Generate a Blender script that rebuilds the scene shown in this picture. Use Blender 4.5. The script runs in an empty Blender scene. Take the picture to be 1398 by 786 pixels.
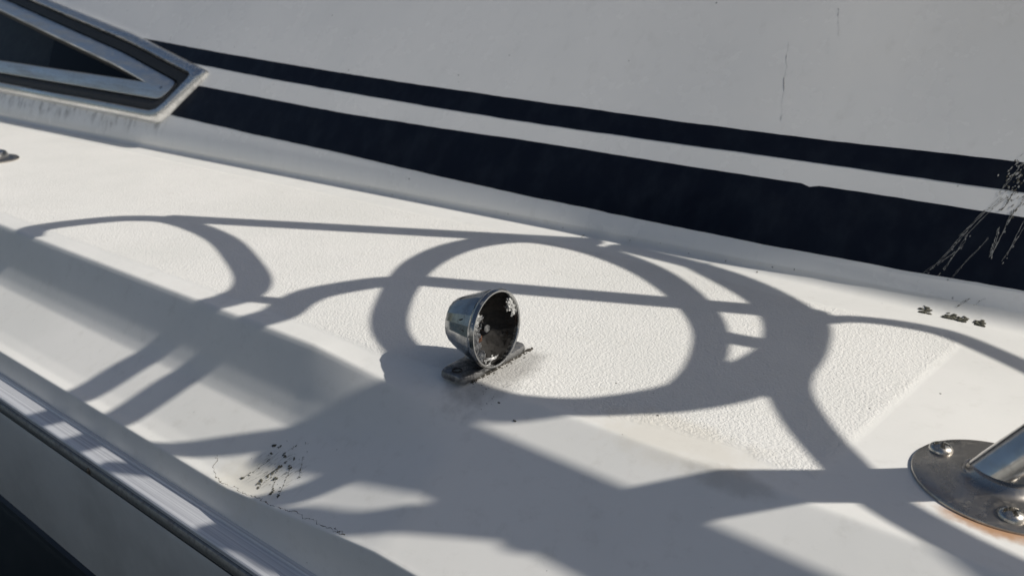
import bpy, bmesh, math, random
import numpy as np
from mathutils import Vector, Matrix

random.seed(7)
scene = bpy.context.scene
C = scene.collection
R = math.radians

# ------------------------------------------------------------------ camera
# world: X runs along the boat (towards the bow on the right), Y inboard, Z up; the side deck is z = 0
cam_d = bpy.data.cameras.new('camera')
cam = bpy.data.objects.new('camera', cam_d)
C.objects.link(cam)
scene.camera = cam
cam.location = (0, 0, .27)
cam.rotation_euler = (R(70), 0, R(37.5))
cam_d.sensor_width = 36
cam_d.lens = 36 * 1076 / 1398
cam_d.clip_start = .02
cam_d.clip_end = 4000
cam_d.dof.use_dof = True
cam_d.dof.focus_distance = .56
cam_d.dof.aperture_fstop = 11

# ------------------------------------------------------------------ sky, sun, exposure
SUN_AZ, SUN_EL = R(24), R(40)
SUN = Vector((math.cos(SUN_AZ) * math.cos(SUN_EL), math.sin(SUN_AZ) * math.cos(SUN_EL), math.sin(SUN_EL)))
world = bpy.data.worlds.new('World')
scene.world = world
world.use_nodes = True
wn = world.node_tree
bg = wn.nodes['Background']
sky = wn.nodes.new('ShaderNodeTexSky')
sky.sky_type = 'NISHITA'
sky.sun_disc = False
sky.sun_elevation = SUN_EL
sky.sun_rotation = R(90) - SUN_AZ
sky.air_density = 1.0
sky.dust_density = 2.5
wn.links.new(sky.outputs[0], bg.inputs[0])
bg.inputs[1].default_value = .05
sun_d = bpy.data.lights.new('sun', 'SUN')
sun_d.energy = 3.6
sun_d.angle = R(.5)
sun_d.color = (1, .955, .88)
sun = bpy.data.objects.new('sun', sun_d)
C.objects.link(sun)
sun.rotation_euler = (-SUN).to_track_quat('-Z', 'Y').to_euler()
sun.location = SUN * 5
vs = scene.view_settings
vs.view_transform = 'Standard'
vs.look = 'None'
vs.exposure = .27
vs.gamma = 1
scene.cycles.use_denoising = True
scene.cycles.max_bounces = 8


# ------------------------------------------------------------------ materials
def mat(name, col, rough=.5, metal=0.0, spec=.5, coat=0.0):
    m = bpy.data.materials.new(name)
    m.use_nodes = True
    b = m.node_tree.nodes['Principled BSDF']
    b.inputs['Base Color'].default_value = (*col, 1)
    b.inputs['Roughness'].default_value = rough
    b.inputs['Metallic'].default_value = metal
    b.inputs['Specular IOR Level'].default_value = spec
    b.inputs['Coat Weight'].default_value = coat
    b.inputs['Coat Roughness'].default_value = .08
    return m


class N:
    """small node-tree writer"""

    def __init__(s, m):
        s.t = m.node_tree
        s.b = s.t.nodes['Principled BSDF']
        s.co = s.t.nodes.new('ShaderNodeTexCoord').outputs['Object']

    def new(s, k, **kw):
        n = s.t.nodes.new(k)
        for a, v in kw.items():
            setattr(n, a, v)
        return n

    def link(s, a, b):
        s.t.links.new(a, b)

    def setin(s, n, key, v):
        if hasattr(v, 'is_output'):
            s.link(v, n.inputs[key])
        else:
            n.inputs[key].default_value = v

    def math(s, op, a, b=0.0, c=0.0, clamp=False):
        n = s.new('ShaderNodeMath', operation=op, use_clamp=clamp)
        s.setin(n, 0, a); s.setin(n, 1, b)
        if op in ('MULTIPLY_ADD', 'SMOOTH_MIN', 'COMPARE'):
            s.setin(n, 2, c)
        return n.outputs[0]

    def mapr(s, v, a, b, c=0.0, d=1.0):
        n = s.new('ShaderNodeMapRange', interpolation_type='SMOOTHSTEP')
        s.setin(n, 0, v); s.setin(n, 1, a); s.setin(n, 2, b); s.setin(n, 3, c); s.setin(n, 4, d)
        return n.outputs[0]

    def scale(s, v, sx, sy, sz):
        n = s.new('ShaderNodeVectorMath', operation='MULTIPLY')
        s.link(v, n.inputs[0]); n.inputs[1].default_value = (sx, sy, sz)
        return n.outputs[0]

    def noise(s, v, sc, det=4, rough=.55, dist=0):
        n = s.new('ShaderNodeTexNoise')
        s.link(v, n.inputs['Vector'])
        n.inputs['Scale'].default_value = sc
        n.inputs['Detail'].default_value = det
        n.inputs['Roughness'].default_value = rough
        n.inputs['Distortion'].default_value = dist
        return n.outputs[0]

    def voro(s, v, sc, feature='F1', rnd=1):
        n = s.new('ShaderNodeTexVoronoi', feature=feature)
        s.link(v, n.inputs['Vector'])
        n.inputs['Scale'].default_value = sc
        n.inputs['Randomness'].default_value = rnd
        return n.outputs['Distance']

    def mix(s, fac, a, b):
        n = s.new('ShaderNodeMix', data_type='RGBA')
        s.setin(n, 0, fac)
        for k, v in ((6, a), (7, b)):
            if hasattr(v, 'is_output'):
                s.link(v, n.inputs[k])
            else:
                n.inputs[k].default_value = (*v, 1)
        return n.outputs[2]

    def bump(s, h, dist, strength=1.0, prev=None):
        n = s.new('ShaderNodeBump')
        n.inputs['Distance'].default_value = dist
        s.setin(n, 'Strength', strength)
        s.link(h, n.inputs['Height'])
        if prev is not None:
            s.link(prev, n.inputs['Normal'])
        return n.outputs[0]

    def xyz(s):
        n = s.new('ShaderNodeSeparateXYZ')
        s.link(s.co, n.inputs[0])
        return n.outputs

    def out(s, col=None, rough=None, normal=None):
        if col is not None: s.link(col, s.b.inputs['Base Color'])
        if rough is not None: s.link(rough, s.b.inputs['Roughness'])
        if normal is not None: s.link(normal, s.b.inputs['Normal'])


def deck_material():
    m = mat('deck gelcoat', (.8, .79, .76), .4)
    n = N(m)
    x, y, z = n.xyz()
    wob = n.noise(n.co, 14, 3)
    wob = n.math('MULTIPLY_ADD', wob, .030, -.015)
    fine = n.noise(n.co, 160, 3)
    wob = n.math('ADD', wob, n.math('MULTIPLY_ADD', fine, .006, -.003))
    # non-skid panel: bounded outboard, inboard and by the smooth pad under the stanchion
    lim = n.mapr(x, -.42, -.14, .398, .432)
    d1 = n.math('SUBTRACT', n.math('SUBTRACT', y, lim), n.math('MULTIPLY', wob, n.mapr(x, -.5, -.25, .25, 1.3)))
    d2 = n.math('SUBTRACT', n.mapr(x, -.6, .1, .748, .728), y)
    # slanted right-hand border through (-.092,.499) and (-.068,.691)
    d3 = n.math('SUBTRACT', n.math('MULTIPLY_ADD', y, .125, -.154), x)
    d = n.math('MINIMUM', n.math('MINIMUM', d1, d2), d3)
    mask = n.mapr(d, 0.0, .010)
    sk = n.scale(n.co, 1, 1, .3)
    warp = n.new('ShaderNodeVectorMath', operation='MULTIPLY_ADD')
    nz = n.new('ShaderNodeTexNoise'); n.link(sk, nz.inputs['Vector']); nz.inputs['Scale'].default_value = 180
    n.link(nz.outputs['Color'], warp.inputs[0]); warp.inputs[1].default_value = (.004,) * 3; n.link(sk, warp.inputs[2])
    v = n.voro(warp.outputs[0], 480, 'SMOOTH_F1')
    h2 = n.noise(sk, 640, 3, .5, .6)
    h = n.math('ADD', n.math('MULTIPLY', v, .9), h2)
    patch = n.mapr(n.noise(n.co, 9, 3), .35, .65, .8, 1.0)
    nb = n.bump(h, .0012, n.math('MULTIPLY', n.math('MULTIPLY', mask, patch), .60))
    ripple = n.noise(n.co, 25, 2)
    nb1 = n.bump(mask, .0009, .8, nb)
    nb2 = n.bump(ripple, .0015, .10, nb1)
    # colour: weathered warm white, grey dirt in the texture, yellow staining low on the ledge
    big = n.noise(n.co, 5, 5, .6)
    col = n.mix(n.mapr(big, .35, .7), (.80, .79, .755), (.74, .735, .70))
    dirt = n.mapr(n.noise(n.co, 60, 6, .7), .52, .74)
    col = n.mix(n.math('MULTIPLY', dirt, .22), col, (.50, .48, .43))
    pits = n.math('MULTIPLY', n.mapr(h, .55, .85), n.math('MULTIPLY', mask, .10))
    col = n.mix(pits, col, (.55, .53, .49))
    sp = n.voro(n.co, 85)
    spn = n.noise(n.co, 31, 2)
    speck = n.math('MULTIPLY', n.mapr(sp, .07, .03), n.mapr(spn, .62, .66))
    col = n.mix(n.math('MULTIPLY', speck, .6), col, (.12, .11, .10))
    # yellow-brown stain by the gunwale splatter, and a smeared stain at the worn edge of the panel
    def blob(cx, cy, rx, ry):
        a = n.math('POWER', n.math('DIVIDE', n.math('SUBTRACT', x, cx), rx), 2.0)
        b = n.math('POWER', n.math('DIVIDE', n.math('SUBTRACT', y, cy), ry), 2.0)
        q = n.math('ADD', n.math('ADD', a, b), n.math('MULTIPLY_ADD', n.noise(n.co, 55, 5, .65), 1.6, -.8))
        return n.mapr(q, 1.0, .1)
    col = n.mix(n.math('MULTIPLY', blob(-.485, .298, .05, .022), .24), col, (.66, .57, .36))
    rot = n.new('ShaderNodeVectorRotate', rotation_type='Z_AXIS'); n.link(n.co, rot.inputs['Vector']); rot.inputs['Angle'].default_value = R(-58)
    sm = n.mapr(n.noise(n.scale(rot.outputs[0], 90, 700, 200), 1, 5, .7), .50, .66)
    col = n.mix(n.math('MULTIPLY', n.math('MULTIPLY', sm, blob(-.472, .309, .038, .018)), .75), col, (.13, .125, .095))
    col = n.mix(n.math('MULTIPLY', blob(-.19, .425, .075, .035), .30), col, (.58, .52, .40))
    col = n.mix(n.math('MULTIPLY', blob(-.004, .447, .05, .012), .85), col, (.42, .20, .07))
    col = n.mix(n.math('MULTIPLY', blob(-.145, .405, .035, .012), .35), col, (.30, .28, .24))
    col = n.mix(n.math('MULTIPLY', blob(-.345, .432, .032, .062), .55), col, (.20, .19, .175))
    rough = n.mapr(mask, 0, 1, .34, .55)
    n.out(col, rough, nb2)
    return m


def wall_material():
    m = mat('cabin gelcoat', (.78, .775, .75), .22)
    n = N(m)
    x, y, z = n.xyz()
    big = n.noise(n.co, 3.5, 5, .6)
    col = n.mix(n.mapr(big, .35, .7), (.85, .845, .82), (.80, .80, .78))
    run = n.noise(n.scale(n.co, 60, 60, 3), 1, 4, .6)
    col = n.mix(n.math('MULTIPLY', n.mapr(run, .55, .8), .16), col, (.5, .49, .46))
    # dirty runs under the window frame
    wr = n.mapr(n.noise(n.scale(n.co, 45, 45, 2), 1, 4, .7), .45, .7)
    under = n.math('MULTIPLY', n.mapr(x, -1.42, -1.50), n.math('MULTIPLY', n.mapr(z, .012, .05), n.mapr(z, .078, .060)))
    col = n.mix(n.math('MULTIPLY', n.math('MULTIPLY', wr, under), .85), col, (.20, .19, .17))
    speck = n.math('MULTIPLY', n.mapr(n.voro(n.co, 60), .10, .05), n.mapr(n.noise(n.co, 23, 2), .60, .64))
    col = n.mix(n.math('MULTIPLY', speck, .7), col, (.10, .10, .09))
    rough = n.mapr(n.noise(n.co, 12, 5, .65), .3, .75, .16, .36)
    orange = n.noise(n.co, 140, 2)
    nb = n.bump(orange, .0004, .12)
    wav = n.noise(n.co, 4, 2)
    nb = n.bump(wav, .01, .05, nb)
    n.out(col, rough, nb)
    return m


def navy_material():
    m = mat('navy vinyl', (.012, .018, .035), .3, spec=.09)
    n = N(m)
    st = n.noise(n.scale(n.co, 40, 40, 4), 1, 5, .6)
    col = n.mix(n.mapr(st, .4, .8), (.0065, .0095, .018), (.013, .018, .028))
    rough = n.mapr(n.noise(n.co, 30, 5, .6), .3, .7, .34, .52)
    n.out(col, rough, n.bump(n.noise(n.co, 120, 2), .0003, .12))
    return m


def metal_material(name, col, rough, scratch=(1, 1, 1), amount=.25, dirt=0.0, dirtcol=(.05, .045, .04)):
    m = mat(name, col, rough, 1.0)
    n = N(m)
    s = n.noise(n.scale(n.co, *scratch), 1, 5, .65)
    r = n.mapr(s, .3, .7, max(.03, rough - amount * rough), rough + amount)
    c = n.mix(n.mapr(s, .35, .75), col, tuple(v * .72 for v in col))
    if dirt > 0:
        dn = n.mapr(n.noise(n.co, 220, 6, .7), .5 - dirt * .2, .72)
        c = n.mix(n.math('MULTIPLY', dn, dirt), c, dirtcol)
        mt = n.mapr(dn, 0, 1, 1, 1 - dirt)
        n.link(mt, n.b.inputs['Metallic'])
        r = n.math('ADD', r, n.math('MULTIPLY', dn, .35 * dirt))
    n.out(c, r, n.bump(s, .0004, .2))
    return m


def rough_material(name, a, b, sc, rough=.8, bump=.001):
    m = mat(name, a, rough)
    n = N(m)
    s = n.noise(n.co, sc, 6, .65)
    n.out(n.mix(n.mapr(s, .35, .7), a, b), None, n.bump(s, bump, .7))
    return m


def rail_material():
    m = mat('weathered aluminium', (.7, .7, .7), .42, .35)
    n = N(m)
    s = n.noise(n.scale(n.co, 2.0, 420, 420), 1, 5, .7)
    s2 = n.noise(n.scale(n.co, 6, 900, 900), 1, 4, .7)
    c = n.mix(n.mapr(s, .38, .68), (.74, .75, .77), (.50, .51, .54))
    c = n.mix(n.math('MULTIPLY', n.mapr(s2, .58, .72), .55), c, (.22, .22, .23))
    n.out(c, n.mapr(s, .3, .7, .32, .5), n.bump(s, .0003, .3))
    return m


M = {}
M['deck'] = deck_material()
M['wall'] = wall_material()
M['navy'] = navy_material()
M['hull'] = rough_material('hull gelcoat', (.62, .62, .60), (.50, .50, .48), 9, .35, .0003)
M['hull_dark'] = rough_material('dark hull paint', (.010, .011, .013), (.018, .019, .021), 20, .35, .0004)
M['black'] = rough_material('black rubber', (.018, .018, .018), (.03, .029, .027), 90, .6, .0004)
M['alu'] = rail_material()
M['alu_dull'] = metal_material('dull aluminium', (.46, .455, .44), .42, (2, 160, 160), .2, .5)
M['frame'] = metal_material('satin aluminium', (.74, .75, .75), .33, (6, 40, 90), .18, .3, (.12, .12, .11))
M['rim'] = metal_material('polished aluminium', (.76, .755, .74), .2, (4, 60, 60), .2, .25, (.15, .14, .12))
M['steel'] = metal_material('stainless steel', (.62, .60, .57), .13, (60, 60, 60), .10, .12, (.2, .15, .1))
M['plate'] = metal_material('weathered stainless steel', (.50, .465, .42), .22, (40, 14, 40), .14, .22, (.10, .085, .07))
M['screw'] = metal_material('screw steel', (.56, .54, .50), .2, (150, 150, 150), .15, .45, (.09, .06, .04))
M['chrome'] = metal_material('worn chrome', (.42, .42, .415), .10, (120, 70, 70), .15, .25, (.05, .05, .05))
M['chrome_dirty'] = metal_material('pitted chrome', (.34, .34, .34), .25, (200, 200, 200), .3, .85, (.022, .02, .018))
M['bowl'] = metal_material('blackened reflector', (.09, .085, .08), .40, (200, 200, 200), .3, .85, (.008, .0075, .007))
M['soot'] = rough_material('blackened inside', (.010, .009, .008), (.05, .045, .04), 260, .75, .002)
M['crust'] = rough_material('pale corrosion', (.60, .60, .58), (.09, .09, .088), 520, .7, .002)
M['rust'] = rough_material('rusty iron', (.15, .055, .025), (.05, .025, .015), 300, .8, .001)
M['grime'] = rough_material('dark grime', (.022, .020, .016), (.085, .075, .06), 300, .9, .0006)
M['lichen'] = rough_material('dried dirt', (.055, .055, .038), (.15, .14, .11), 260, .9, .0006)
M['crazing'] = rough_material('dirty crazing', (.16, .14, .11), (.09, .08, .065), 300, .9, .0004)
M['chalk'] = rough_material('dried pale droppings', (.42, .42, .40), (.20, .20, .19), 300, .85, .0003)
M['hose'] = rough_material('grey hose', (.30, .33, .34), (.24, .26, .27), 40, .5, .0005)
M['canvas'] = rough_material('canvas', (.07, .085, .12), (.10, .12, .15), 60, .9, .002)
M['wood'] = rough_material('shadow pole', (.35, .22, .11), (.24, .14, .07), 30, .4, .0004)
M['white_hull'] = rough_material('white topsides', (.82, .82, .80), (.78, .78, .76), 4, .25, .0003)
M['inside'] = rough_material('cabin interior', (.012, .012, .012), (.008, .008, .008), 5, .8, .001)
M['pane_reflection'] = rough_material('grey curtain', (.42, .42, .40), (.32, .32, .31), 30, .9, .001)  # pale grey that stands in for a reflection on the glass


def glass_material():
    m = bpy.data.materials.new('tinted window glass')
    m.use_nodes = True
    t = m.node_tree
    out = t.nodes['Material Output']
    t.nodes.remove(t.nodes['Principled BSDF'])
    tr = t.nodes.new('ShaderNodeBsdfTransparent'); tr.inputs[0].default_value = (.34, .35, .35, 1)
    gl = t.nodes.new('ShaderNodeBsdfGlossy'); gl.inputs['Roughness'].default_value = .06
    fr = t.nodes.new('ShaderNodeFresnel'); fr.inputs[0].default_value = 1.14
    mx = t.nodes.new('ShaderNodeMixShader')
    t.links.new(fr.outputs[0], mx.inputs[0]); t.links.new(tr.outputs[0], mx.inputs[1])
    t.links.new(gl.outputs[0], mx.inputs[2]); t.links.new(mx.outputs[0], out.inputs[0])
    return m


M['glass'] = glass_material()


def water_material():
    m = mat('water', (.006, .012, .013), .08)
    n = N(m)
    h = n.noise(n.scale(n.co, 1, 1.6, 1), 2.2, 4, .55)
    n.out(None, None, n.bump(h, .06, .6))
    return m


M['water'] = water_material()


# ------------------------------------------------------------------ mesh helpers
def obj(name, verts, faces, m, parent=None, smooth=True, angle=35):
    me = bpy.data.meshes.new(name)
    me.from_pydata([tuple(v) for v in verts], [], faces)
    me.materials.append(m)
    bm = bmesh.new(); bm.from_mesh(me)
    bmesh.ops.recalc_face_normals(bm, faces=bm.faces)
    bm.to_mesh(me); bm.free()
    if smooth:
        me.polygons.foreach_set('use_smooth', [True] * len(me.polygons))
        me.set_sharp_from_angle(angle=R(angle))
    o = bpy.data.objects.new(name, me)
    C.objects.link(o)
    if parent is not None:
        o.parent = parent
    return o


def bobj(name, bm, m, parent=None, smooth=True, angle=35):
    me = bpy.data.meshes.new(name)
    bmesh.ops.recalc_face_normals(bm, faces=bm.faces)
    bm.to_mesh(me); bm.free()
    me.materials.append(m)
    if smooth:
        me.polygons.foreach_set('use_smooth', [True] * len(me.polygons))
        me.set_sharp_from_angle(angle=R(angle))
    o = bpy.data.objects.new(name, me)
    C.objects.link(o)
    if parent is not None:
        o.parent = parent
    return o


def empty(name, label=None, cat=None, group=None):
    o = bpy.data.objects.new(name, None)
    o.empty_display_size = .05
    C.objects.link(o)
    if label: tag(o, label, cat, group)
    return o


def tag(o, label, cat, group=None, kind=None):
    o['label'] = label
    o['category'] = cat
    if group: o['group'] = group
    if kind: o['kind'] = kind
    return o


def grid(rows):
    """rows: list of equally long point lists -> verts, quads"""
    nr, nc = len(rows), len(rows[0])
    v = [p for r in rows for p in r]
    f = [(i * nc + j, i * nc + j + 1, (i + 1) * nc + j + 1, (i + 1) * nc + j) for i in range(nr - 1) for j in range(nc - 1)]
    return v, f


def smooth_path(pts, n=8, closed=False):
    P = [Vector(p) for p in pts]
    out = []
    k = len(P)
    segs = k if closed else k - 1
    for i in range(segs):
        if closed:
            a, b, c, d = P[(i - 1) % k], P[i], P[(i + 1) % k], P[(i + 2) % k]
        else:
            a, b, c, d = P[max(i - 1, 0)], P[i], P[i + 1], P[min(i + 2, k - 1)]
        for j in range(n):
            t = j / n
            out.append(.5 * ((2 * b) + (c - a) * t + (2 * a - 5 * b + 4 * c - d) * t * t + (3 * b - a - 3 * c + d) * t ** 3))
    if not closed:
        out.append(P[-1])
    return out


def tube_into(V, F, path, rad, sides=14, caps=True):
    """append a swept tube; rad is a number or one value per path point"""
    n = len(path)
    base = len(V)
    nrm = None
    for i, p in enumerate(path):
        d = (path[min(i + 1, n - 1)] - path[max(i - 1, 0)]).normalized()
        if nrm is None:
            nrm = d.orthogonal().normalized()
        else:
            nrm = (nrm - d * nrm.dot(d)).normalized()
        bn = d.cross(nrm)
        r = rad[i] if hasattr(rad, '__len__') else rad
        for k in range(sides):
            a = 2 * math.pi * k / sides
            V.append(p + (nrm * math.cos(a) + bn * math.sin(a)) * r)
    for i in range(n - 1):
        for k in range(sides):
            F.append((base + i * sides + k, base + i * sides + (k + 1) % sides, base + (i + 1) * sides + (k + 1) % sides, base + (i + 1) * sides + k))
    if caps:
        F.append(tuple(base + k for k in range(sides)))
        F.append(tuple(base + (n - 1) * sides + k for k in range(sides)))


def tube(name, pts, rad, m, parent=None, n=8, sides=16, smooth=True):
    V, F = [], []
    path = smooth_path(pts, n) if n > 1 else [Vector(p) for p in pts]
    if hasattr(rad, '__len__'):
        rr = np.interp(np.linspace(0, len(pts) - 1, len(path)), range(len(pts)), rad)
    else:
        rr = rad
    tube_into(V, F, path, rr, sides)
    return obj(name, V, F, m, parent)


def lathe(name, prof, m, parent=None, sides=48, origin=(0, 0, 0), axis=(0, 0, 1), jitter=0, angle=35, close=True):
    """prof: list of (radius, height) along axis"""
    ax = Vector(axis).normalized()
    u = ax.orthogonal().normalized()
    w = ax.cross(u)
    o0 = Vector(origin)
    rows = []
    for r, h in prof:
        rows.append([o0 + ax * h + (u * math.cos(2 * math.pi * k / sides) + w * math.sin(2 * math.pi * k / sides)) * max(r, 1e-5) for k in range(sides)])
    V = [p for r in rows for p in r]
    F = [(i * sides + k, i * sides + (k + 1) % sides, (i + 1) * sides + (k + 1) % sides, (i + 1) * sides + k) for i in range(len(rows) - 1) for k in range(sides)]
    return obj(name, V, F, m, parent, angle=angle)


# ------------------------------------------------------------------ the shape of the boat
ST = np.array([(.2835, -.0895), (.292, -.0885), (.303, -.084), (.3435, -.0615), (.350, -.054), (.3575, -.042), (.378, 0), (.39, 0)])
GE = np.array([(.2835, -.068), (.30, -.0590), (.407, 0), (.43, 0)])


def raw_prof(pts, ys):
    yy = np.arange(.26, .46, .0005)
    zz = np.interp(yy, pts[:, 0], pts[:, 1])
    lo = yy < pts[0, 0]
    zz[lo] = pts[0, 1]
    k = np.exp(-.5 * (np.arange(-16, 17) * .0005 / .0010) ** 2); k /= k.sum()
    sm = np.convolve(np.pad(zz, 16, mode='edge'), k, mode='valid')
    return np.interp(ys, yy, sm)


def zdeck(x, y):
    w = np.clip((x + .50) / .17, 0, 1)
    return float((1 - w) * raw_prof(ST, y) + w * raw_prof(GE, y))


def cove(x):
    return float(np.interp(x, [-2, -.45, -.2, 0], [.012, .011, .013, .014]))


ROOF = .36


def YB(x):
    return float(np.interp(x, [-2, -1.2, -.5, -.2, 0, .8], [.786, .790, .795, .786, .774, .75]))


def lean(x):
    return float(np.interp(x, [-3, -2, -1.2, -.5, 0, .8], [33, 34, 35.5, 36.5, 37.5, 38]))


def lean_foot(x):
    return float(np.interp(x, [-3, -1.2, -.5, -.3, -.15, 0], [-12, -12, -8, 0, 17, 25]))


ZC = .026


def wall_y(x, z):
    """the side rises steeply from the cove and then leans back"""
    a, b = math.tan(R(lean(x))), math.tan(R(lean_foot(x)))
    return YB(x) + z * a - (a - b) * ZC * (1 - math.exp(-max(z, 0) / ZC))


def wall_slope(x, z):
    a, b = math.tan(R(lean(x))), math.tan(R(lean_foot(x)))
    return math.atan(a - (a - b) * math.exp(-max(z, 0) / ZC))


def wall_pt(x, z, h=0.0):
    t = wall_slope(x, z)
    return Vector((x, wall_y(x, z) - h * math.cos(t), z + h * math.sin(t)))


def cove_ctrl(x):
    """three control points of the cove between deck and wall"""
    cv = cove(x)
    zt = cv * .85
    t = wall_slope(x, zt)
    p2 = wall_pt(x, zt)
    p1 = Vector((x, p2.y - zt * math.tan(t), 0))
    return Vector((x, p1.y - cv, 0)), p1, p2


boat = tag(empty('motor_boat'), 'white fibreglass boat with a side deck, raised cabin, navy stripes and aluminium rub rail', 'boat')

# deck: flat panel, bevelled crest, concave ledge, gunwale edge and its shaded outer face
xs = np.concatenate([np.arange(-6, -1.3, .12), np.arange(-1.3, .2, .01), np.arange(.2, 2.6, .1)])
ys = np.concatenate([np.arange(.2835, .432, .0018), [.44, .46, .52, .6, .68, .715]])
prS, prG = raw_prof(ST, ys), raw_prof(GE, ys)
rows = []
for x in xs:
    w = min(max((x + .50) / .17, 0), 1)
    zz = (1 - w) * prS + w * prG
    e = zz[0]
    row = [Vector((x, .2768, -.1135)), Vector((x, .2772, -.110)), Vector((x, .2800, (e - .110) * .5)), Vector((x, .2822, e - .0022)), Vector((x, .2828, e - .0006))]
    row += [Vector((x, y, z)) for y, z in zip(ys, zz)]
    cv = cove(x)
    p0, p1, p2 = cove_ctrl(x)
    for q in np.linspace(0, 1, 9):
        row.append(p0 * (1 - q) ** 2 + p1 * 2 * q * (1 - q) + p2 * q * q)
    rows.append(row)
v, f = grid(rows)
deck = obj('deck', v, f, M['deck'], boat, angle=50)

# cabin side with an opening for the window, rounded up into the cabin roof
WIN = [(-3.1, 0.344), (-2.6482, 0.344), (-1.6847, 0.1981), (-1.3784, 0.1416), (-1.4643, 0.0488), (-2.1999, 0.0615), (-3.2, 0.0788)]


def inside(p, poly):
    r = False
    for i in range(len(poly)):
        a, b = poly[i], poly[i - 1]
        if (a[1] > p[1]) != (b[1] > p[1]) and p[0] < (b[0] - a[0]) * (p[1] - a[1]) / (b[1] - a[1]) + a[0]:
            r = not r
    return r


def inset(poly, d):
    P = [Vector((a, b)) for a, b in poly]
    area = sum(P[i].x * P[(i + 1) % len(P)].y - P[(i + 1) % len(P)].x * P[i].y for i in range(len(P)))
    sg = 1 if area > 0 else -1
    out = []
    for i in range(len(P)):
        a, b, c = P[i - 1], P[i], P[(i + 1) % len(P)]
        d1, d2 = (b - a).normalized(), (c - b).normalized()
        n1, n2 = Vector((-d1.y, d1.x)) * sg, Vector((-d2.y, d2.x)) * sg
        k = (n1 + n2)
        out.append(b + k * (d / max(.35, 1 + n1.dot(n2))))
    return out


hole = [tuple(p) for p in inset(WIN, .034)]
xs2 = np.concatenate([np.arange(-6, -3, .2), np.arange(-3, -1.3, .02), np.arange(-1.3, 2.61, .05)])
zrel = np.linspace(0, 1, 110) ** 1.5
rows = []
for x in xs2:
    z0 = cove(x) * .85
    row = [wall_pt(x, z0 + (ROOF - z0) * q) for q in zrel]
    top = row[-1]
    t = wall_slope(x, ROOF)
    r = .03
    cc = top + Vector((0, math.cos(t), -math.sin(t))) * r
    for q in np.linspace(0, 1, 8)[1:]:
        a = t + (R(86) - t) * q
        row.append(cc + Vector((0, -math.cos(a), math.sin(a))) * r)
    e = row[-1]
    for dy in (.3, .8, 1.4):
        row.append(e + Vector((0, dy, dy * math.tan(R(4)))))
    rows.append(row)
v, f = grid(rows)
f = [q for q in f if not inside((sum(v[i].x for i in q) / 4, sum(v[i].z for i in q) / 4), hole) or sum(v[i].y for i in q) / 4 > 1.0]
cabin = obj('cabin_side', v, f, M['wall'], boat, angle=60)


def strip(name, tops, bots, m, parent, h=.00022):
    """painted stripe: thin raised band between two height curves along the wall, ragged masking edges"""
    n = 260
    rows = []
    tx, tz = zip(*tops); bx, bz = zip(*bots)
    ja = jb = 0
    for i in range(n):
        u = i / (n - 1)
        xa = tx[0] + (tx[-1] - tx[0]) * u
        xb = bx[0] + (bx[-1] - bx[0]) * u
        ja = ja * .7 + random.gauss(0, .00013); jb = jb * .7 + random.gauss(0, .00013)
        za = float(np.interp(xa, tx, tz)) + ja
        zb = float(np.interp(xb, bx, bz)) + jb
        if name == 'lower_stripe' and abs(xa + .245) < .006: za -= .0022
        lo, hi = Vector((xb, 0, zb)), Vector((xa, 0, za))
        row = [wall_low(xb, zb, 0.0)]
        for q in np.linspace(0, 1, 10):
            p = lo.lerp(hi, q)
            row.append(wall_low(p.x, p.z, h))
        row.append(wall_low(xa, za, 0.0))
        rows.append(row)
    v, f = grid(rows)
    return obj(name, v, f, m, parent, angle=30)


def wall_low(x, z, h):
    """wall point that also follows the cove at the foot of the wall"""
    zt = cove(x) * .85
    if z >= zt:
        return wall_pt(x, z, h)
    p0, p1, p2 = cove_ctrl(x)
    q = math.sqrt(max(z, 0) / zt)
    p = p0 * (1 - q) ** 2 + p1 * 2 * q * (1 - q) + p2 * q * q
    d = ((p1 - p0) * (1 - q) + (p2 - p1) * q).normalized()
    return p + Vector((0, -d.z, d.y)) * h


strip('upper_stripe', [(-1.73, 0.2011), (-1.6847, 0.1981), (-1.3771, 0.1785), (-1.0382, 0.1601), (-0.8086, 0.15), (-0.6216, 0.1426), (-0.4458, 0.1365), (-0.3003, 0.1325), (-0.1728, 0.13), (-0.0657, 0.1289), (1.0, 0.124)],
      [(-1.51, 0.1597), (-1.4683, 0.1582), (-1.2609, 0.1459), (-1.0195, 0.1336), (-0.7924, 0.1235), (-0.608, 0.1169), (-0.4349, 0.1126), (-0.2917, 0.1101), (-0.1653, 0.1069), (-0.0591, 0.1049), (1.0, 0.099)], M['navy'], cabin)['label'] = 'narrow navy stripe'
strip('lower_stripe', [(-1.43, 0.1205), (-1.3859, 0.1195), (-1.1919, 0.1117), (-0.9985, 0.1036), (-0.7773, 0.0985), (-0.597, 0.096), (-0.4254, 0.0915), (-0.2839, 0.0894), (-0.1588, 0.0868), (-0.0538, 0.0853), (1.0, 0.078)],
      [(-1.485, 0.0662), (-1.4462, 0.0657), (-1.1915, 0.0558), (-0.9628, 0.0484), (-0.7447, 0.0389), (-0.5673, 0.0328), (-0.3999, 0.0295), (-0.2619, 0.0276), (-0.1402, 0.0278), (-0.0389, 0.0297), (1.0, 0.03)], M['navy'], cabin)['label'] = 'wide navy stripe'

# window: rim, gasket, inner frame, tinted pane, and the dark cabin behind
window = empty('window'); window.parent = boat
window['label'] = 'pointed aluminium framed cabin window with dark glass'


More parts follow.
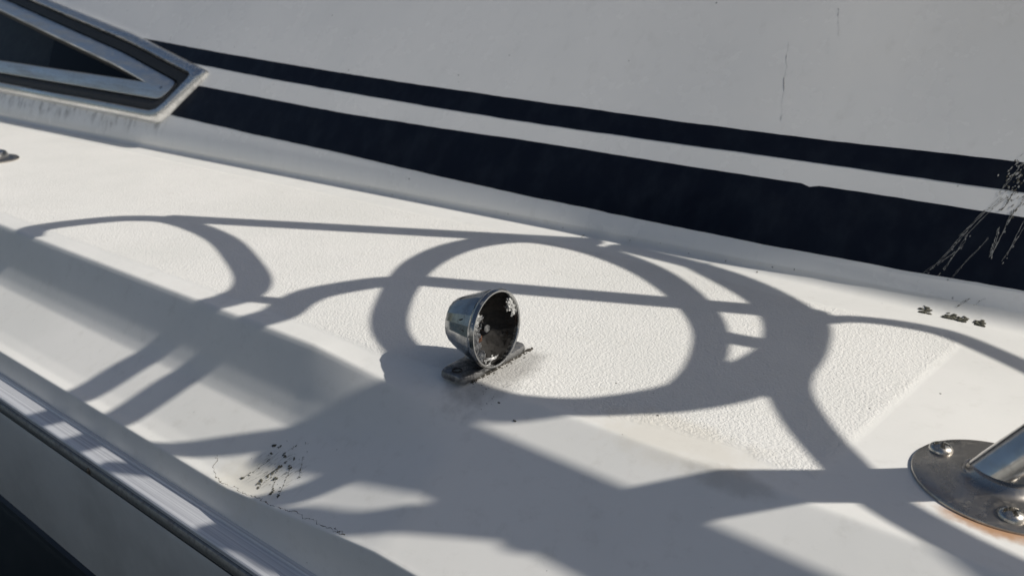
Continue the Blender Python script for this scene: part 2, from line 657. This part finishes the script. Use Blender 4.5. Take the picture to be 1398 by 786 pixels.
def ring(name, d0, d1, prof, m, parent):
    """band that follows the window outline between insets d0 and d1; prof = [(fraction, height)]"""
    rows = []
    for fr, h in prof:
        P = rounded(inset(WIN, d0 + (d1 - d0) * fr))
        dense = []
        for i in range(len(P)):
            a, b = P[i], P[(i + 1) % len(P)]
            k = max(1, int((b - a).length / .06))
            n = NSEG[i]
            for j in range(n):
                q = a.lerp(b, j / n)
                dense.append(wall_pt(q.x, q.y, h))
        dense.append(dense[0].copy())
        rows.append(dense)
    v, f = grid(rows)
    return obj(name, v, f, m, parent, angle=40)


def rounded(P):
    """replace every corner by three points"""
    out = []
    for i in range(len(P)):
        a, b, c = P[i - 1], P[i], P[(i + 1) % len(P)]
        r = min(.014 if i == 3 else .026, .38 * (a - b).length, .38 * (c - b).length)
        p, q = b + (a - b).normalized() * r, b + (c - b).normalized() * r
        out += [p, (p + q) * .25 + b * .5, q]
    return out


NSEG = []
RW = rounded([Vector(p) for p in WIN])
for i in range(len(RW)):
    a, b = RW[i], RW[(i + 1) % len(RW)]
    NSEG.append(max(1, int((b - a).length / .05)))
ring('rim', -.003, .016, [(0, -.002), (.05, .006), (.25, .013), (.6, .0165), (.85, .0165), (1, .012), (1, -.004)], M['rim'], window)
ring('gasket', .0165, .036, [(0, .006), (.1, .0095), (.5, .0105), (.9, .0085), (1, -.006)], M['black'], window)
ring('inner_frame', .0365, .063, [(0, -.006), (.02, .0105), (.10, .012), (.9, .0125), (.97, .0105), (1, -.012)], M['frame'], window)
gp = inset(WIN, .056)
gv = [wall_pt(p.x, p.y, -.004) for p in gp]
pane = obj('pane', gv, [tuple(range(len(gv)))], M['glass'], window, smooth=False)
if pane.data.polygons[0].normal.y > 0:
    pane.data.flip_normals()
seal = ring('seal', .062, .067, [(0, .004), (.3, .0055), (.8, .003), (1, -.003)], M['black'], window)
# inside of the cabin seen through the pane
bv = []
for (x, z, dy) in [(-3.2, .0, .0), (-1.2, .0, .0), (-1.2, .31, .0), (-3.2, .31, .0)]:
    p = wall_pt(x, z, -.010)
    bv.append(p)
bv += [p + Vector((0, .55, 0)) for p in bv[:4]]
lining = obj('cabin_lining', bv, [(4, 5, 6, 7), (0, 1, 5, 4), (1, 2, 6, 5), (2, 3, 7, 6), (3, 0, 4, 7)], M['inside'], boat, smooth=False)
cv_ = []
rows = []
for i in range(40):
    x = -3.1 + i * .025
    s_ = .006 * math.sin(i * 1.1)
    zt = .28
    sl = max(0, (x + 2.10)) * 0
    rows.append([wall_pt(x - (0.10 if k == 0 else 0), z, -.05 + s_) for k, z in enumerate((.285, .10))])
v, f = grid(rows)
obj('reflection_panel', v, f, M['pane_reflection'], boat)  # pale panel added behind the pane to imitate a reflection on it


# rub rail, hull and its dark lower paint: sections drawn out along the boat
def extrude(name, prof, m, parent, x0=-6, x1=2.6, step=.1, angle=30, wob=0.0):
    rows = []
    for i in range(int((x1 - x0) / step) + 1):
        x = x0 + i * step
        rows.append([Vector((x, y + random.gauss(0, wob), z + random.gauss(0, wob))) for y, z in prof])
    v, f = grid(rows)
    return obj(name, v, f, m, parent, angle=angle)


rub = extrude('rub_rail', [(.2785, -.119), (.2785, -.1132), (.2775, -.1122), (.2735, -.1122), (.2725, -.1136), (.2700, -.1142), (.2640, -.1145), (.2580, -.1149), (.2555, -.1153), (.2545, -.1165), (.2546, -.120)], M['alu'], boat)
extrude('rub_rail_groove', [(.2550, -.1175), (.2556, -.1190), (.2556, -.1215), (.2550, -.1225)], M['black'], boat)
extrude('rub_rail_lip', [(.2556, -.1205), (.2530, -.1212), (.2518, -.1235), (.2517, -.1275), (.2530, -.1310), (.2565, -.1325)], M['alu_dull'], boat)
extrude('hull', [(.2570, -.128), (.2535, -.1345), (.2528, -.140), (.2526, -.150), (.2490, -.2535), (.2500, -.256)], M['hull'], boat)
extrude('rail_gap', [(.2562, -.1310), (.2536, -.1335), (.2540, -.1360)], M['black'], boat)
extrude('dark_hull_band', [(.2510, -.254), (.2452, -.2565), (.2445, -.262), (.2470, -.2655), (.2462, -.268), (.2450, -.275), (.230, -.55), (.19, -1.1)], M['hull_dark'], boat, angle=25)

for x in (-1.02, -.672, -.408, -.12):
    lathe('rivet', [(.0032, 0), (.0030, .0010), (.0020, .0018), (.0004, .0021)], M['grime'], rub, 12, (x, .2519, -.1262), (0, -1, .1))

# water under the boat
wv = [(-1500, -1500, -.85), (1500, -1500, -.85), (1500, 1500, -.85), (-1500, 1500, -.85)]
water = obj('water', wv, [(0, 1, 2, 3)], M['water'], smooth=False)
water['kind'] = 'structure'

# ------------------------------------------------------------------ stanchion (rail post on its round base)
PB = Vector((-.0120, .4945, 0))
LEAN = Vector((.673, .166, 1.0))
st = tag(empty('stanchion'), 'leaning stainless rail post on a round screwed base plate', 'rail post')
st.location = PB
plate = lathe('base_plate', [(.0496, -.0005), (.0498, .0008), (.0492, .0019), (.0470, .0026), (.040, .0031), (.030, .0037), (.0245, .0042), (.0215, .0050), (.0195, .0070), (.0180, .0095), (.0165, .0100), (.001, .0102)], M['plate'], st, 96, angle=40)
post = tube('post', [Vector((-.006, .0015, -.001)), LEAN * .15, LEAN * .3, LEAN * .425], .0165, M['steel'], st, n=6, sides=32)
# weld collar
wl = LEAN.normalized()
tube('weld_bead', [Vector((.0178 * math.cos(a) * 1.18 - .001, .0178 * math.sin(a) + .002, .0065 + .0025 * math.cos(a))) for a in np.linspace(0, 2 * math.pi, 25)], .0016, M['plate'], st, n=2, sides=8)


def screw(name, loc, rot, parent, r=.0072):
    V, F = [], []
    prof = [(1.0, 0), (1.02, .10), (.97, .26), (.82, .45), (.58, .58), (.30, .66), (.001, .68)]
    s = 40
    rows = []
    for q, h in prof:
        rows.append([])
        for k in range(s):
            a = 2 * math.pi * k / s
            x, y = math.cos(a) * q, math.sin(a) * q
            rows[-1].append((x, y, h))
    # finer top with a cross recess
    n = 33
    bm = bmesh.new()
    g = []
    for i in range(n):
        g.append([])
        for j in range(n):
            u, v_ = (i / (n - 1)) * 2 - 1, (j / (n - 1)) * 2 - 1
            # square to disc
            x = u * math.sqrt(1 - v_ * v_ / 2); y = v_ * math.sqrt(1 - u * u / 2)
            rr = math.hypot(x, y)
            z = .08 + .62 * math.sqrt(max(0, 1 - rr * rr)) ** 1.0
            arm = min(abs(x), abs(y)); far = max(abs(x), abs(y))
            if arm < .17 and far < .66:
                z -= .46 * (1 - max(0, far - .45) / .15 * .5)
            if rr > .985: z = 0
            g[-1].append(bm.verts.new((x * r, y * r, z * r)))
    for i in range(n - 1):
        for j in range(n - 1):
            bm.faces.new((g[i][j], g[i + 1][j], g[i + 1][j + 1], g[i][j + 1]))
    o = bobj(name, bm, M['screw'], parent, angle=42)
    o.location = loc
    o.rotation_euler = (0, 0, rot)
    return o


for k, (a, rr, rot) in enumerate([(157, .0400, .30), (-78, .0375, .55), (38, .038, 1.0)]):
    sx, sy = rr * math.cos(R(a)), rr * math.sin(R(a))
    s_ = screw('screw', (sx, sy, .0026), rot, plate)

# ------------------------------------------------------------------ broken lamp housing on its foot
horn = tag(empty('lamp_housing'), 'broken chrome lamp housing, hollow and blackened inside, on its foot plate', 'lamp')
HC = Vector((-.3475, .4335, .0345))
horn.location = (HC.x, HC.y, 0)
hc = Vector((0, 0, HC.z))
HN = Vector((.9962, .035, .045)).normalized()
RR = .0302
# outer shell: drawn in (radius, distance behind the opening)
shell_prof = [(RR * 1.0, 0.001), (RR * 1.025, -.0006), (RR * 1.03, -.002), (RR * 1.0, -.0042), (RR * .975, -.0052), (RR * .94, -.010), (RR * .86, -.018), (RR * .77, -.026), (RR * .70, -.032), (RR * .64, -.0355), (RR * .53, -.038), (RR * .33, -.040), (.0005, -.0405)]
shell = lathe('shell', shell_prof[4:], M['chrome'], horn, 22, hc, HN, angle=12)
for vv in shell.data.vertices:          # small dents in the metal
    vv.co += (vv.co - hc).normalized() * (.0003 * math.sin(vv.co.y * 210 + vv.co.z * 90) + .0002 * math.sin(vv.co.x * 400 + vv.co.z * 300))
lathe('bezel', shell_prof[:5], M['chrome'], horn, 72, hc, HN, angle=25)
inner_prof = [(RR * 1.0, .001), (RR * .955, .0006), (RR * .935, -.001), (RR * .93, -.006), (RR * .90, -.012)]
lathe('rim', inner_prof, M['chrome'], horn, 72, hc, HN, angle=25)
# inner bowl, dented and black
bowl = lathe('reflector_bowl', [(RR * .925, -.003), (RR * .90, -.010), (RR * .83, -.016), (RR * .74, -.022), (RR * .60, -.028), (RR * .40, -.032), (.0005, -.033)], M['bowl'], horn, 64, hc, HN, angle=60)
for vv in bowl.data.vertices:
    k = (Vector(vv.co) - hc).dot(HN)
    if k < -.008:
        vv.co += Vector((random.gauss(0, .0006), random.gauss(0, .0006), random.gauss(0, .0006)))
U = HN.orthogonal().normalized()
U = (Vector((0, 0, 1)) - HN * HN.z).normalized()      # up in the opening
Wd = U.cross(HN)                                        # sideways in the opening (+ = outboard / inboard)


def hp(u, w, d):
    return hc + U * u + Wd * w + HN * d


def lump(V, F, c, r, sq=(1, 1, 1), sub=1, jit=.3):
    bm = bmesh.new()
    bmesh.ops.create_icosphere(bm, subdivisions=sub, radius=1)
    b = len(V)
    for q in bm.verts:
        j = 1 + random.uniform(-jit, jit)
        V.append(Vector(c) + Vector((q.co.x * sq[0], q.co.y * sq[1], q.co.z * sq[2])) * r * j)
    for q in bm.faces:
        F.append(tuple(b + x.index for x in q.verts))
    bm.free()


# burnt mass, socket tube with bolt, rusty stub
V, F = [], []
for i in range(60):
    a, rr = random.uniform(0, 6.28), RR * random.uniform(.05, .45)
    lump(V, F, hp(rr * math.sin(a), rr * math.cos(a), -.022 - random.uniform(0, .007)), random.uniform(.002, .0055), jit=.45)
obj('burnt_residue', V, F, M['soot'], horn, smooth=False)
tube('bulb_socket', [hp(.001, -.001, -.034), hp(.0015, -.0005, -.018)], .0075, M['soot'], horn, n=4, sides=20)
tube('bolt', [hp(.0005, -.001, -.02), hp(.0005, -.004, -.006)], .0030, M['chrome_dirty'], horn, n=4, sides=12)
V, F = [], []
for i in range(7):
    lump(V, F, hp(-.010 + random.uniform(-.003, .003), -.008 + random.uniform(-.006, .006), -.018 + random.uniform(-.004, .002)), random.uniform(.002, .004), jit=.4)
obj('rusty_stub', V, F, M['rust'], horn, smooth=False)
# pale flaky corrosion just inside the rim
V, F = [], []
for a0, a1, n_ in ((140, 168, 80), (168, 198, 55), (196, 228, 100), (8, 42, 45), (226, 262, 10)):
    for i in range(n_):
        a = R(random.uniform(a0, a1))
        rr = RR * (.92 - abs(random.gauss(0, .11)))
        # angle 0 = inboard side of the opening, 90 = top
        lump(V, F, hp(rr * math.sin(a), rr * math.cos(a), -.0008 - abs(random.gauss(0, .0016))), random.uniform(.0005, .0020), (.7, random.uniform(.5, 1.8), random.uniform(.5, 2.0)), 1, .55)
obj('corrosion_crust', V, F, M['crust'], horn, smooth=False)['kind'] = 'stuff'
# neck and foot
lathe('neck', [(.0155, 0), (.0145, .003), (.0125, .006)], M['chrome_dirty'], horn, 32, (-.018, .006, .003), (.05, 0, 1))
fb = bmesh.new()
foot = []
L_, W_, T_ = .0405, .0135, .0055
outl = []
for k in range(40):
    a = 2 * math.pi * k / 40
    ex = math.copysign(abs(math.cos(a)) ** .35, math.cos(a)) * W_
    ey = math.copysign(abs(math.sin(a)) ** .28, math.sin(a)) * L_
    outl.append((ex, ey))
rows = []
for sc_, h in ((1.0, 0), (1.02, .001), (1.0, .0035), (.95, .0050), (.86, T_), (.4, .0062), (.02, .0062)):
    rows.append([Vector((x * (sc_ if sc_ > .5 else sc_) - .016, y * (1 - (1 - sc_) * .35) if sc_ > .5 else y * sc_, h)) for x, y in outl])
for r_ in rows: r_.append(r_[0].copy())
for r_ in rows:
    for p in r_: p.y += .0045
v, f = grid(rows)
foot = obj('foot_plate', v, f, M['chrome_dirty'], horn, angle=40)
lathe('screw_hole', [(.0042, 0), (.0040, .0006), (.0030, .0007), (.0028, -.0005), (.0005, -.0006)], M['soot'], foot, 20, (-.016, -.0285, .0057))
# grime squeezed from under the foot and crumbs on the deck
V, F = [], []
for i in range(240):
    t = random.uniform(-.036, .05)
    e = abs(random.gauss(0, .0026))
    side = 1 if random.random() < .8 else -1
    x = HC.x - .016 + side * (W_ + e - .001)
    y = HC.y + .0045 + t * .92
    lump(V, F, (x, y, zdeck(x, y) + .0001), random.uniform(.0003, .0012) * (1 if e < .003 else .5), (1.2, random.uniform(.7, 2.2), .35), 1, .45)
for i in range(34):
    x, y = HC.x + random.gauss(.012, .014), HC.y + random.gauss(-.026, .012)
    lump(V, F, (x, y, zdeck(x, y)), random.uniform(.0002, .0005), (1.5, 1, .4), 1, .4)
for x, y, r_ in ((-.298, .391, .0013), (-.318, .399, .0008), (-.262, .470, .0006), (-.214, .445, .0006), (-.10, .545, .0005), (-.065, .60, .0006)):
    lump(V, F, (x, y, zdeck(x, y) + .0001), r_, (1.5, .9, .5), 1, .5)
tag(obj('grime_crumbs', V, F, M['grime'], smooth=False), 'black crumbs and grime around the foot of the lamp housing', 'grime', kind='stuff')

# ------------------------------------------------------------------ small metal deck fitting at the left edge
fit = tag(empty('deck_fitting'), 'small domed metal deck fitting far along the deck by the cabin', 'fitting')
fit.location = (-1.605, .548, 0)
lathe('flange', [(.046, 0), (.0465, .002), (.044, .0045), (.036, .006), (.030, .0065)], M['plate'], fit, 48)
lathe('cap', [(.0305, .005), (.030, .011), (.027, .0155), (.018, .0185), (.006, .0195), (.0005, .0196)], M['steel'], fit, 48)


# ------------------------------------------------------------------ dirt that has its own shape
def blot(V, F, put, cx, cy, rx, ry, rot, h=.0004, k=9):
    """irregular flat scab; put(a, b, h) maps surface coordinates to 3D"""
    b = len(V)
    V.append(put(cx, cy, h))
    for i in range(k):
        a = 2 * math.pi * i / k
        q = random.uniform(.55, 1.2)
        x, y = math.cos(a) * rx * q, math.sin(a) * ry * q
        V.append(put(cx + x * math.cos(rot) - y * math.sin(rot), cy + x * math.sin(rot) + y * math.cos(rot), .00008))
    for i in range(k):
        F.append((b, b + 1 + i, b + 1 + (i + 1) % k))


def on_deck(x, y, h):
    return Vector((x, y, zdeck(x, y) + h))


def on_wall(x, z, h):
    return wall_low(x, z, h + .00032)


# splatter on the ledge
V, F = [], []
SPL = [(-0.4938, 0.3262, 0.0022), (-0.4872, 0.3262, 0.00134), (-0.4902, 0.3192, 0.00134), (-0.4874, 0.3155, 0.00098), (-0.4887, 0.3111, 0.00061), (-0.4905, 0.307, 0.00061), (-0.4925, 0.3031, 0.00061), (-0.4976, 0.2963, 0.00183), (-0.4939, 0.2998, 0.00085), (-0.4759, 0.322, 0.00195), (-0.4714, 0.331, 0.00098), (-0.4635, 0.3345, 0.00073), (-0.4609, 0.3349, 0.00049), (-0.455, 0.3289, 0.00061), (-0.4626, 0.3214, 0.00122), (-0.459, 0.3148, 0.00208), (-0.4683, 0.3167, 0.0011), (-0.4689, 0.3136, 0.00171), (-0.4702, 0.3106, 0.00147), (-0.4726, 0.3074, 0.00147), (-0.4745, 0.3044, 0.00147), (-0.4769, 0.3001, 0.00171), (-0.4766, 0.2964, 0.00147), (-0.4729, 0.2932, 0.00122), (-0.4644, 0.3042, 0.00171), (-0.4644, 0.2985, 0.00073), (-0.4561, 0.2939, 0.00159), (-0.4574, 0.2966, 0.00098), (-0.4465, 0.2931, 0.00134), (-0.4475, 0.3142, 0.00061), (-0.4433, 0.3102, 0.00049), (-0.4546, 0.3241, 0.00061), (-0.4505, 0.3008, 0.00049), (-0.4584, 0.2864, 0.00049), (-0.4541, 0.3091, 0.00061), (-0.4849, 0.3322, 0.00049), (-0.4567, 0.3221, 0.00049)]
SPLINES = [((-0.4866, 0.3149), (-0.4976, 0.2963)), ((-0.459, 0.3148), (-0.4465, 0.2931)), ((-0.4689, 0.3136), (-0.473, 0.2919)), ((-0.464, 0.304), (-0.4559, 0.2928)), ((-0.4553, 0.3247), (-0.4422, 0.3093)), ((-0.4714, 0.331), (-0.4781, 0.322))]
for x, y, r_ in SPL:
    for i in range(7 if r_ > .001 else 3):
        lump(V, F, on_deck(x + random.gauss(0, r_ * .55), y + random.gauss(0, r_ * .45), .00005), r_ * random.uniform(.35, .95), (random.uniform(.6, 1.1), random.uniform(.6, 1.3), .22), 1, .45)
for (x0, y0), (x1, y1) in SPLINES:
    P = [on_deck(x0 + (x1 - x0) * q + random.gauss(0, .0003), y0 + (y1 - y0) * q, .00002) for q in np.linspace(0, 1, 14)]
    tube_into(V, F, P, [random.uniform(.00003, .00020) for _ in P], 5)
    for i in range(9):
        q = random.random()
        lump(V, F, on_deck(x0 + (x1 - x0) * q + random.gauss(0, .001), y0 + (y1 - y0) * q, 0), random.uniform(.0002, .0007), (1, 1.4, .25), 1, .4)
for i in range(26):
    lump(V, F, on_deck(random.gauss(-.466, .014), random.gauss(.309, .009), 0), random.uniform(.00015, .0004), (1, 1.4, .3), 1, .4)
tag(obj('ledge_splatter', V, F, M['lichen'], smooth=False), 'dark dried splatter streaking down the sloped deck edge', 'splatter', kind='stuff')

# crazed line of loosened sealant along the gunwale edge
V, F = [], []
pts = [(-0.54, 0.3), (-0.534, 0.295), (-0.5293, 0.291), (-0.513, 0.2852), (-0.5064, 0.2852), (-0.4982, 0.2852), (-0.4873, 0.2852), (-0.4757, 0.2852), (-0.4666, 0.2852), (-0.4573, 0.2852), (-0.4488, 0.2852), (-0.4356, 0.2852), (-0.4259, 0.2852), (-0.4211, 0.2852), (-0.4086, 0.2852), (-0.4026, 0.2852), (-0.3926, 0.2852), (-0.3849, 0.2852), (-0.3734, 0.2852), (-0.3652, 0.2852), (-0.3633, 0.2852), (-0.3697, 0.2857), (-0.376, 0.289)]
fine = []
for a, b in zip(pts[:-1], pts[1:]):
    for j in range(6):
        q = j / 6
        fine.append(on_deck(a[0] + (b[0] - a[0]) * q + random.gauss(0, .0007), max(.2840, a[1] + .0011 * math.sin(a[0] * 310) + (b[1] - a[1]) * q + random.gauss(0, .0007)), .00004))
tube_into(V, F, fine, [random.uniform(.00003, .00026) * random.choice((.3, 1, 1, 1.4)) for _ in fine], 5)
for i in range(26):
    q = random.choice(fine)
    lump(V, F, q, random.uniform(.0002, .0006), (1.5, 1, .5), 1, .5)
tag(obj('sealant_crack', V, F, M['crazing'], smooth=False), 'ragged dark crack running along the gunwale edge', 'crack', kind='stuff')

# droppings down the stripes at the right-hand edge
V, F = [], []
V2, F2 = [], []


def streak(x0, z0, x1, z1, n_, r, chalk):
    tV, tF = (V2, F2) if chalk else (V, F)
    a = math.atan2(z1 - z0, x1 - x0)
    lines = 2 if n_ > 20 else 1
    for L in range(lines):
        ph = random.uniform(0, 6)
        ox = random.gauss(0, r * .8)
        q0, q1 = random.uniform(0, .2), random.uniform(.8, 1)
        prev = None
        for i in range(19):
            q = q0 + (q1 - q0) * i / 18
            x = x0 + (x1 - x0) * q + ox + .0006 * math.sin(ph + q * 7) + random.gauss(0, .00015)
            z = z0 + (z1 - z0) * q
            w = r * random.uniform(.05, .20)
            b_ = len(tV)
            tV.append(on_wall(x - w, z, .00012)); tV.append(on_wall(x + w, z, .00012))
            if prev is not None and random.random() < .97:
                tF.append((prev, prev + 1, b_ + 1, b_))
            prev = b_
    for i in range(n_ // 5):
        q = random.random()
        x, z = x0 + (x1 - x0) * q + random.gauss(0, r * .6), z0 + (z1 - z0) * q
        blot(tV, tF, on_wall, x, z, random.uniform(.4, 1.4) * r, random.uniform(.2, .5) * r, a + random.gauss(0, .2), .0002)


# wide patch on the upper stripe
for i in range(80):
    x, z = -.066 + random.gauss(0, .0055), .118 + random.gauss(0, .011)
    tgt = (V2, F2) if random.random() < .6 else (V, F)
    blot(*tgt, on_wall, x, z, random.uniform(.0005, .0022), random.uniform(.0003, .0009), 1.1, .0003)
streak(-.066, .13, -.080, .098, 26, .0011, True)
streak(-.068, .108, -.100, .060, 26, .0012, True)
streak(-.084, .088, -.118, .026, 46, .0011, True)
streak(-.094, .056, -.122, .027, 24, .0009, True)
streak(-.092, .066, -.108, .027, 40, .0010, True)
streak(-.062, .098, -.071, .047, 46, .0015, True)
streak(-.070, .078, -.072, .050, 30, .0013, True)
streak(-.050, .086, -.060, .046, 30, .0010, True)
streak(-.076, .066, -.098, .026, 22, .0007, True)
streak(-.064, .112, -.074, .086, 40, .0014, False)
streak(-.056, .104, -.064, .082, 36, .0013, False)
streak(-.072, .098, -.086, .086, 14, .0011, False)
streak(-.062, .140, -.068, .130, 10, .0009, False)
streak(-.078, .016, -.086, .006, 22, .0011, False)
streak(-.066, .020, -.074, .010, 10, .0008, False)
tag(obj('pale_droppings', V2, F2, M['chalk'], smooth=False), 'pale dried droppings streaked over the navy stripes', 'droppings', kind='stuff')
for (x, z, n_, r) in ((-.109, .0006, 26, .0030), (-.088, .0004, 22, .0030), (-.079, .0008, 16, .0022), (-.064, .0010, 20, .0024)):
    for i in range(n_):
        e = abs(random.gauss(0, .6))
        q = wall_low(x + random.gauss(0, r * .75), max(0, (e - .25) * r * .8), .0003)
        lump(V, F, q, random.uniform(.0007, .0021) * (1.2 - .35 * min(e, 2)), (1.3, .8, .6), 2, .25)
for i in range(16):
    blot(V, F, on_wall, random.uniform(-.9, .0), abs(random.gauss(.004, .004)) + .0005, random.uniform(.0005, .0012), .0005, random.uniform(0, 3), .0004)
tag(obj('dark_droppings', V, F, M['lichen'], smooth=False), 'dark dirt lumps in the corner below the navy stripe', 'dirt', kind='stuff')

# hairline crack and stains high on the cabin side
V, F = [], []
p_ = []
for i in range(26):
    z = .226 - i * .0032
    p_.append(wall_pt(-.323 + .0008 * math.sin(i * .9) + random.gauss(0, .0004) + i * .0009, z, .0001))
tube_into(V, F, p_, [random.choice((.00001, .00002, .00004, .00013)) for _ in p_], 5)
p_ = [wall_pt(-.28 + .0010 * i + random.gauss(0, .0006), .262 - i * .0028, .0001) for i in range(11)]
tube_into(V, F, p_, [random.choice((.00001, .00002, .00004, .00013)) for _ in p_], 5)
tag(obj('hairline_crack', V, F, M['crazing'], smooth=False), 'hairline cracks in the grey cabin side above the stripes', 'crack', kind='stuff')


# ------------------------------------------------------------------ gear above the deck, out of the picture, whose shadows fall on the deck
def lift(x, y, z, g=None):
    """point at height z on the sun ray through the deck point (x, y)"""
    z0 = zdeck(x, y) if g is None else g
    k = (z - z0) / SUN.z
    return Vector((x, y, z0)) + SUN * k


# grab rail along the cabin roof
gr = tag(empty('grab_rail'), 'stainless grab rail along the cabin roof above the deck', 'rail')
zr = ROOF + .046
tube('rail_tube', [(-.5, 1.06, zr), (.2, 1.06, zr), (.9, 1.06, zr), (1.6, 1.06, zr)], .011, M['steel'], gr, n=4, sides=18)
for x in (-.45, .25, .95, 1.55):
    tube('rail_foot', [(x, 1.06, zr), (x, 1.06, ROOF + .005)], .009, M['steel'], gr, n=2, sides=14)

# two added poles, unsupported, that cast the straight bar shadows on the deck
for (a, b, r_, lab, nm) in (((-.972, .528, .435), (-.478, .772, .430), .0165, 'unseen pole added to cast the longer straight deck shadow', 'shadow_pole'), ((-.545, .546, .430), (-.19, .70, .428), .0150, 'unseen pole added to cast the shorter straight deck shadow', 'shadow_pole')):
    p, q = lift(a[0], a[1], a[2], 0), lift(b[0], b[1], b[2], 0)
    d = (q - p).normalized()
    pole = tube(nm, [p, p.lerp(q, .5), q], r_, M['wood'], None, n=4, sides=14)
    tag(pole, lab, 'pole')

# the hose: loops lying on the poles
hose_paths = []
Zc = .40
c1 = [(-.526, .500), (-.577, .589), (-.585, .673), (-.545, .735), (-.464, .748), (-.374, .722), (-.296, .666), (-.245, .601), (-.219, .522), (-.223, .464), (-.262, .424), (-.312, .398), (-.38, .398), (-.462, .432)]
c2 = [(-.44, .776), (-.327, .765), (-.252, .737), (-.193, .690), (-.172, .634), (-.166, .571), (-.182, .516), (-.215, .465), (-.262, .424), (-.312, .398)]
c2b = [(-.34, .770), (-.25, .715), (-.210, .670), (-.190, .620), (-.190, .575), (-.205, .525), (-.224, .475), (-.258, .430), (-.30, .402)]
r_arc = [(-.168, .60), (-.158, .545), (-.130, .499), (-.097, .463), (-.069, .437), (-.030, .421), (.005, .412), (.05, .400), (.12, .375)]
l3 = [(-.19, .675), (-.165, .705), (-.138, .720), (-.103, .727), (-.073, .722), (-.022, .691), (.03, .65)]
a1 = [(-1.10, .345), (-1.062, .398), (-1.045, .452), (-1.014, .496), (-.954, .523), (-.84, .513), (-.735, .474), (-.6727, .4411), (-.648, .407), (-.7263, .3344), (-.7426, .3031), (-.75, .28), (-.765, .25)]
a2 = [(-.545, .545), (-.570, .520), (-.5944, .4662), (-.5929, .4338), (-.5803, .4032), (-.654, .3387), (-.6682, .3076), (-.675, .28), (-.69, .25)]
short = [(-.235, .602), (-.21, .606), (-.18, .614)]
conn = [(-.66, .402), (-.625, .415), (-.59, .430)]
hV, hF = [], []
for pts, r_, zc in ((c1, [.0121, .0145, .0152, .0160, .0160, .0150, .0127, .0105, .0100, .0108, .0130, .0115, .0115, .0118], .440), (c2, .0114, .464), (c2b, .0114, .470), (r_arc, .0112, .445), (l3, .0085, .42), (a1, .0138, .48), (a2, .0138, .47), (conn, .009, .45), (short, .012, .44)):
    P = [lift(x, y, zc) for x, y in pts]
    closed = pts is c1
    path = smooth_path(P, 8, closed)
    if closed: path.append(path[0].copy())
    if hasattr(r_, '__len__'):
        r_ = np.interp(np.linspace(0, len(pts), len(path)), range(len(pts) + 1), list(r_) + [r_[0]])
    tube_into(hV, hF, path, r_, 14, not closed)
tag(obj('hose', hV, hF, M['hose']), 'coiled grey hose over the deck casting ring shadows', 'hose')

# top rail on the stanchion, with an added rope shaped to cast dark bands on the ledge
RZ = .425
pt = PB + LEAN * RZ
tr = tube('top_rail', [Vector((.06, pt.y + .008, RZ)), Vector((.3, pt.y + .006, RZ)), Vector((.8, pt.y, RZ)), Vector((1.3, pt.y + .02, RZ)), Vector((1.9, pt.y + .12, RZ))], .0185, M['steel'], None, n=6, sides=20)
tag(tr, 'stainless top rail carried by the leaning post', 'rail')
sV, sF = [], []
for pts, rr in (([(-.62, .270), (-.5923, .284), (-.5267, .317), (-.4665, .344), (-.4043, .357), (-.34, .357)], [.008, .009, .0105, .011, .012, .012]),
                ([(-.465, .272), (-.4555, .2838), (-.4272, .3010), (-.4005, .3225), (-.3765, .3405), (-.33, .354)], [.008, .0085, .0095, .0105, .012, .012]),
                ([(-.45, .270), (-.4188, .2833), (-.3738, .290), (-.333, .305), (-.2931, .320), (-.235, .337)], [.007, .008, .0085, .0095, .0105, .009]),
                ([(-.42, .350), (-.385, .357), (-.35, .360), (-.315, .357)], [.008, .012, .0135, .010])):
    P = smooth_path([lift(x, y, RZ + .003) for x, y in pts], 6)
    tube_into(sV, sF, P, np.interp(np.linspace(0, len(pts) - 1, len(P)), range(len(pts)), rr), 12)
tag(obj('shadow_rope', sV, sF, M['canvas']), 'unseen dark rope added by the top rail to cast the ledge shadows', 'rope')

# unseen white boat added outboard for bounced sunlight and reflections
nb = empty('bounce_boat', 'unseen white motor cruiser added outboard to bounce sunlight onto the cabin', 'boat')
hull_rows = []
for i in range(41):
    x = -7 + i * .35
    u = max(0, (x - 3) / 4)
    beam = 1.45 * math.sqrt(max(.0, 1 - u * u)) + .02
    sheer = .75 + .35 * ((x + 7) / 14) ** 2
    row = []
    for k in range(9):
        q = k / 8
        row.append(Vector((x + .5 * u * q, -8.6 + beam * (.78 + .22 * q ** .6), -.95 + (sheer + .95) * q)))
    for k in range(9):
        q = 1 - k / 8
        row.append(Vector((x + .5 * u * q, -8.6 - beam * (.78 + .22 * q ** .6), -.95 + (sheer + .95) * q)))
    hull_rows.append(row)
v, f = grid(hull_rows)
obj('hull', v, f, M['white_hull'], nb, angle=50)
cab_rows = []
for x, w, h in ((-6.2, .2, .86), (-6.0, 1.05, 1.75), (-2.2, 1.1, 1.85), (-1.0, 1.05, 1.75), (.8, .95, 1.12), (2.6, .55, .98)):
    cab_rows.append([Vector((x, -8.6 + w, .70)), Vector((x, -8.6 + w * .92, h * .9)), Vector((x, -8.6 + w * .8, h)), Vector((x, -8.6 - w * .8, h)), Vector((x, -8.6 - w * .92, h * .9)), Vector((x, -8.6 - w, .70))])
v, f = grid(cab_rows)
obj('cabin', v, f, M['white_hull'], nb, angle=25)
for x in (-5.6, -4.5, -3.4):
    wv = [Vector((x, -7.525, 1.1)), Vector((x + .9, -7.515, 1.1)), Vector((x + .85, -7.555, 1.45)), Vector((x + .1, -7.565, 1.45))]
    obj('window', wv, [(0, 1, 2, 3)], M['navy'], nb, smooth=False)
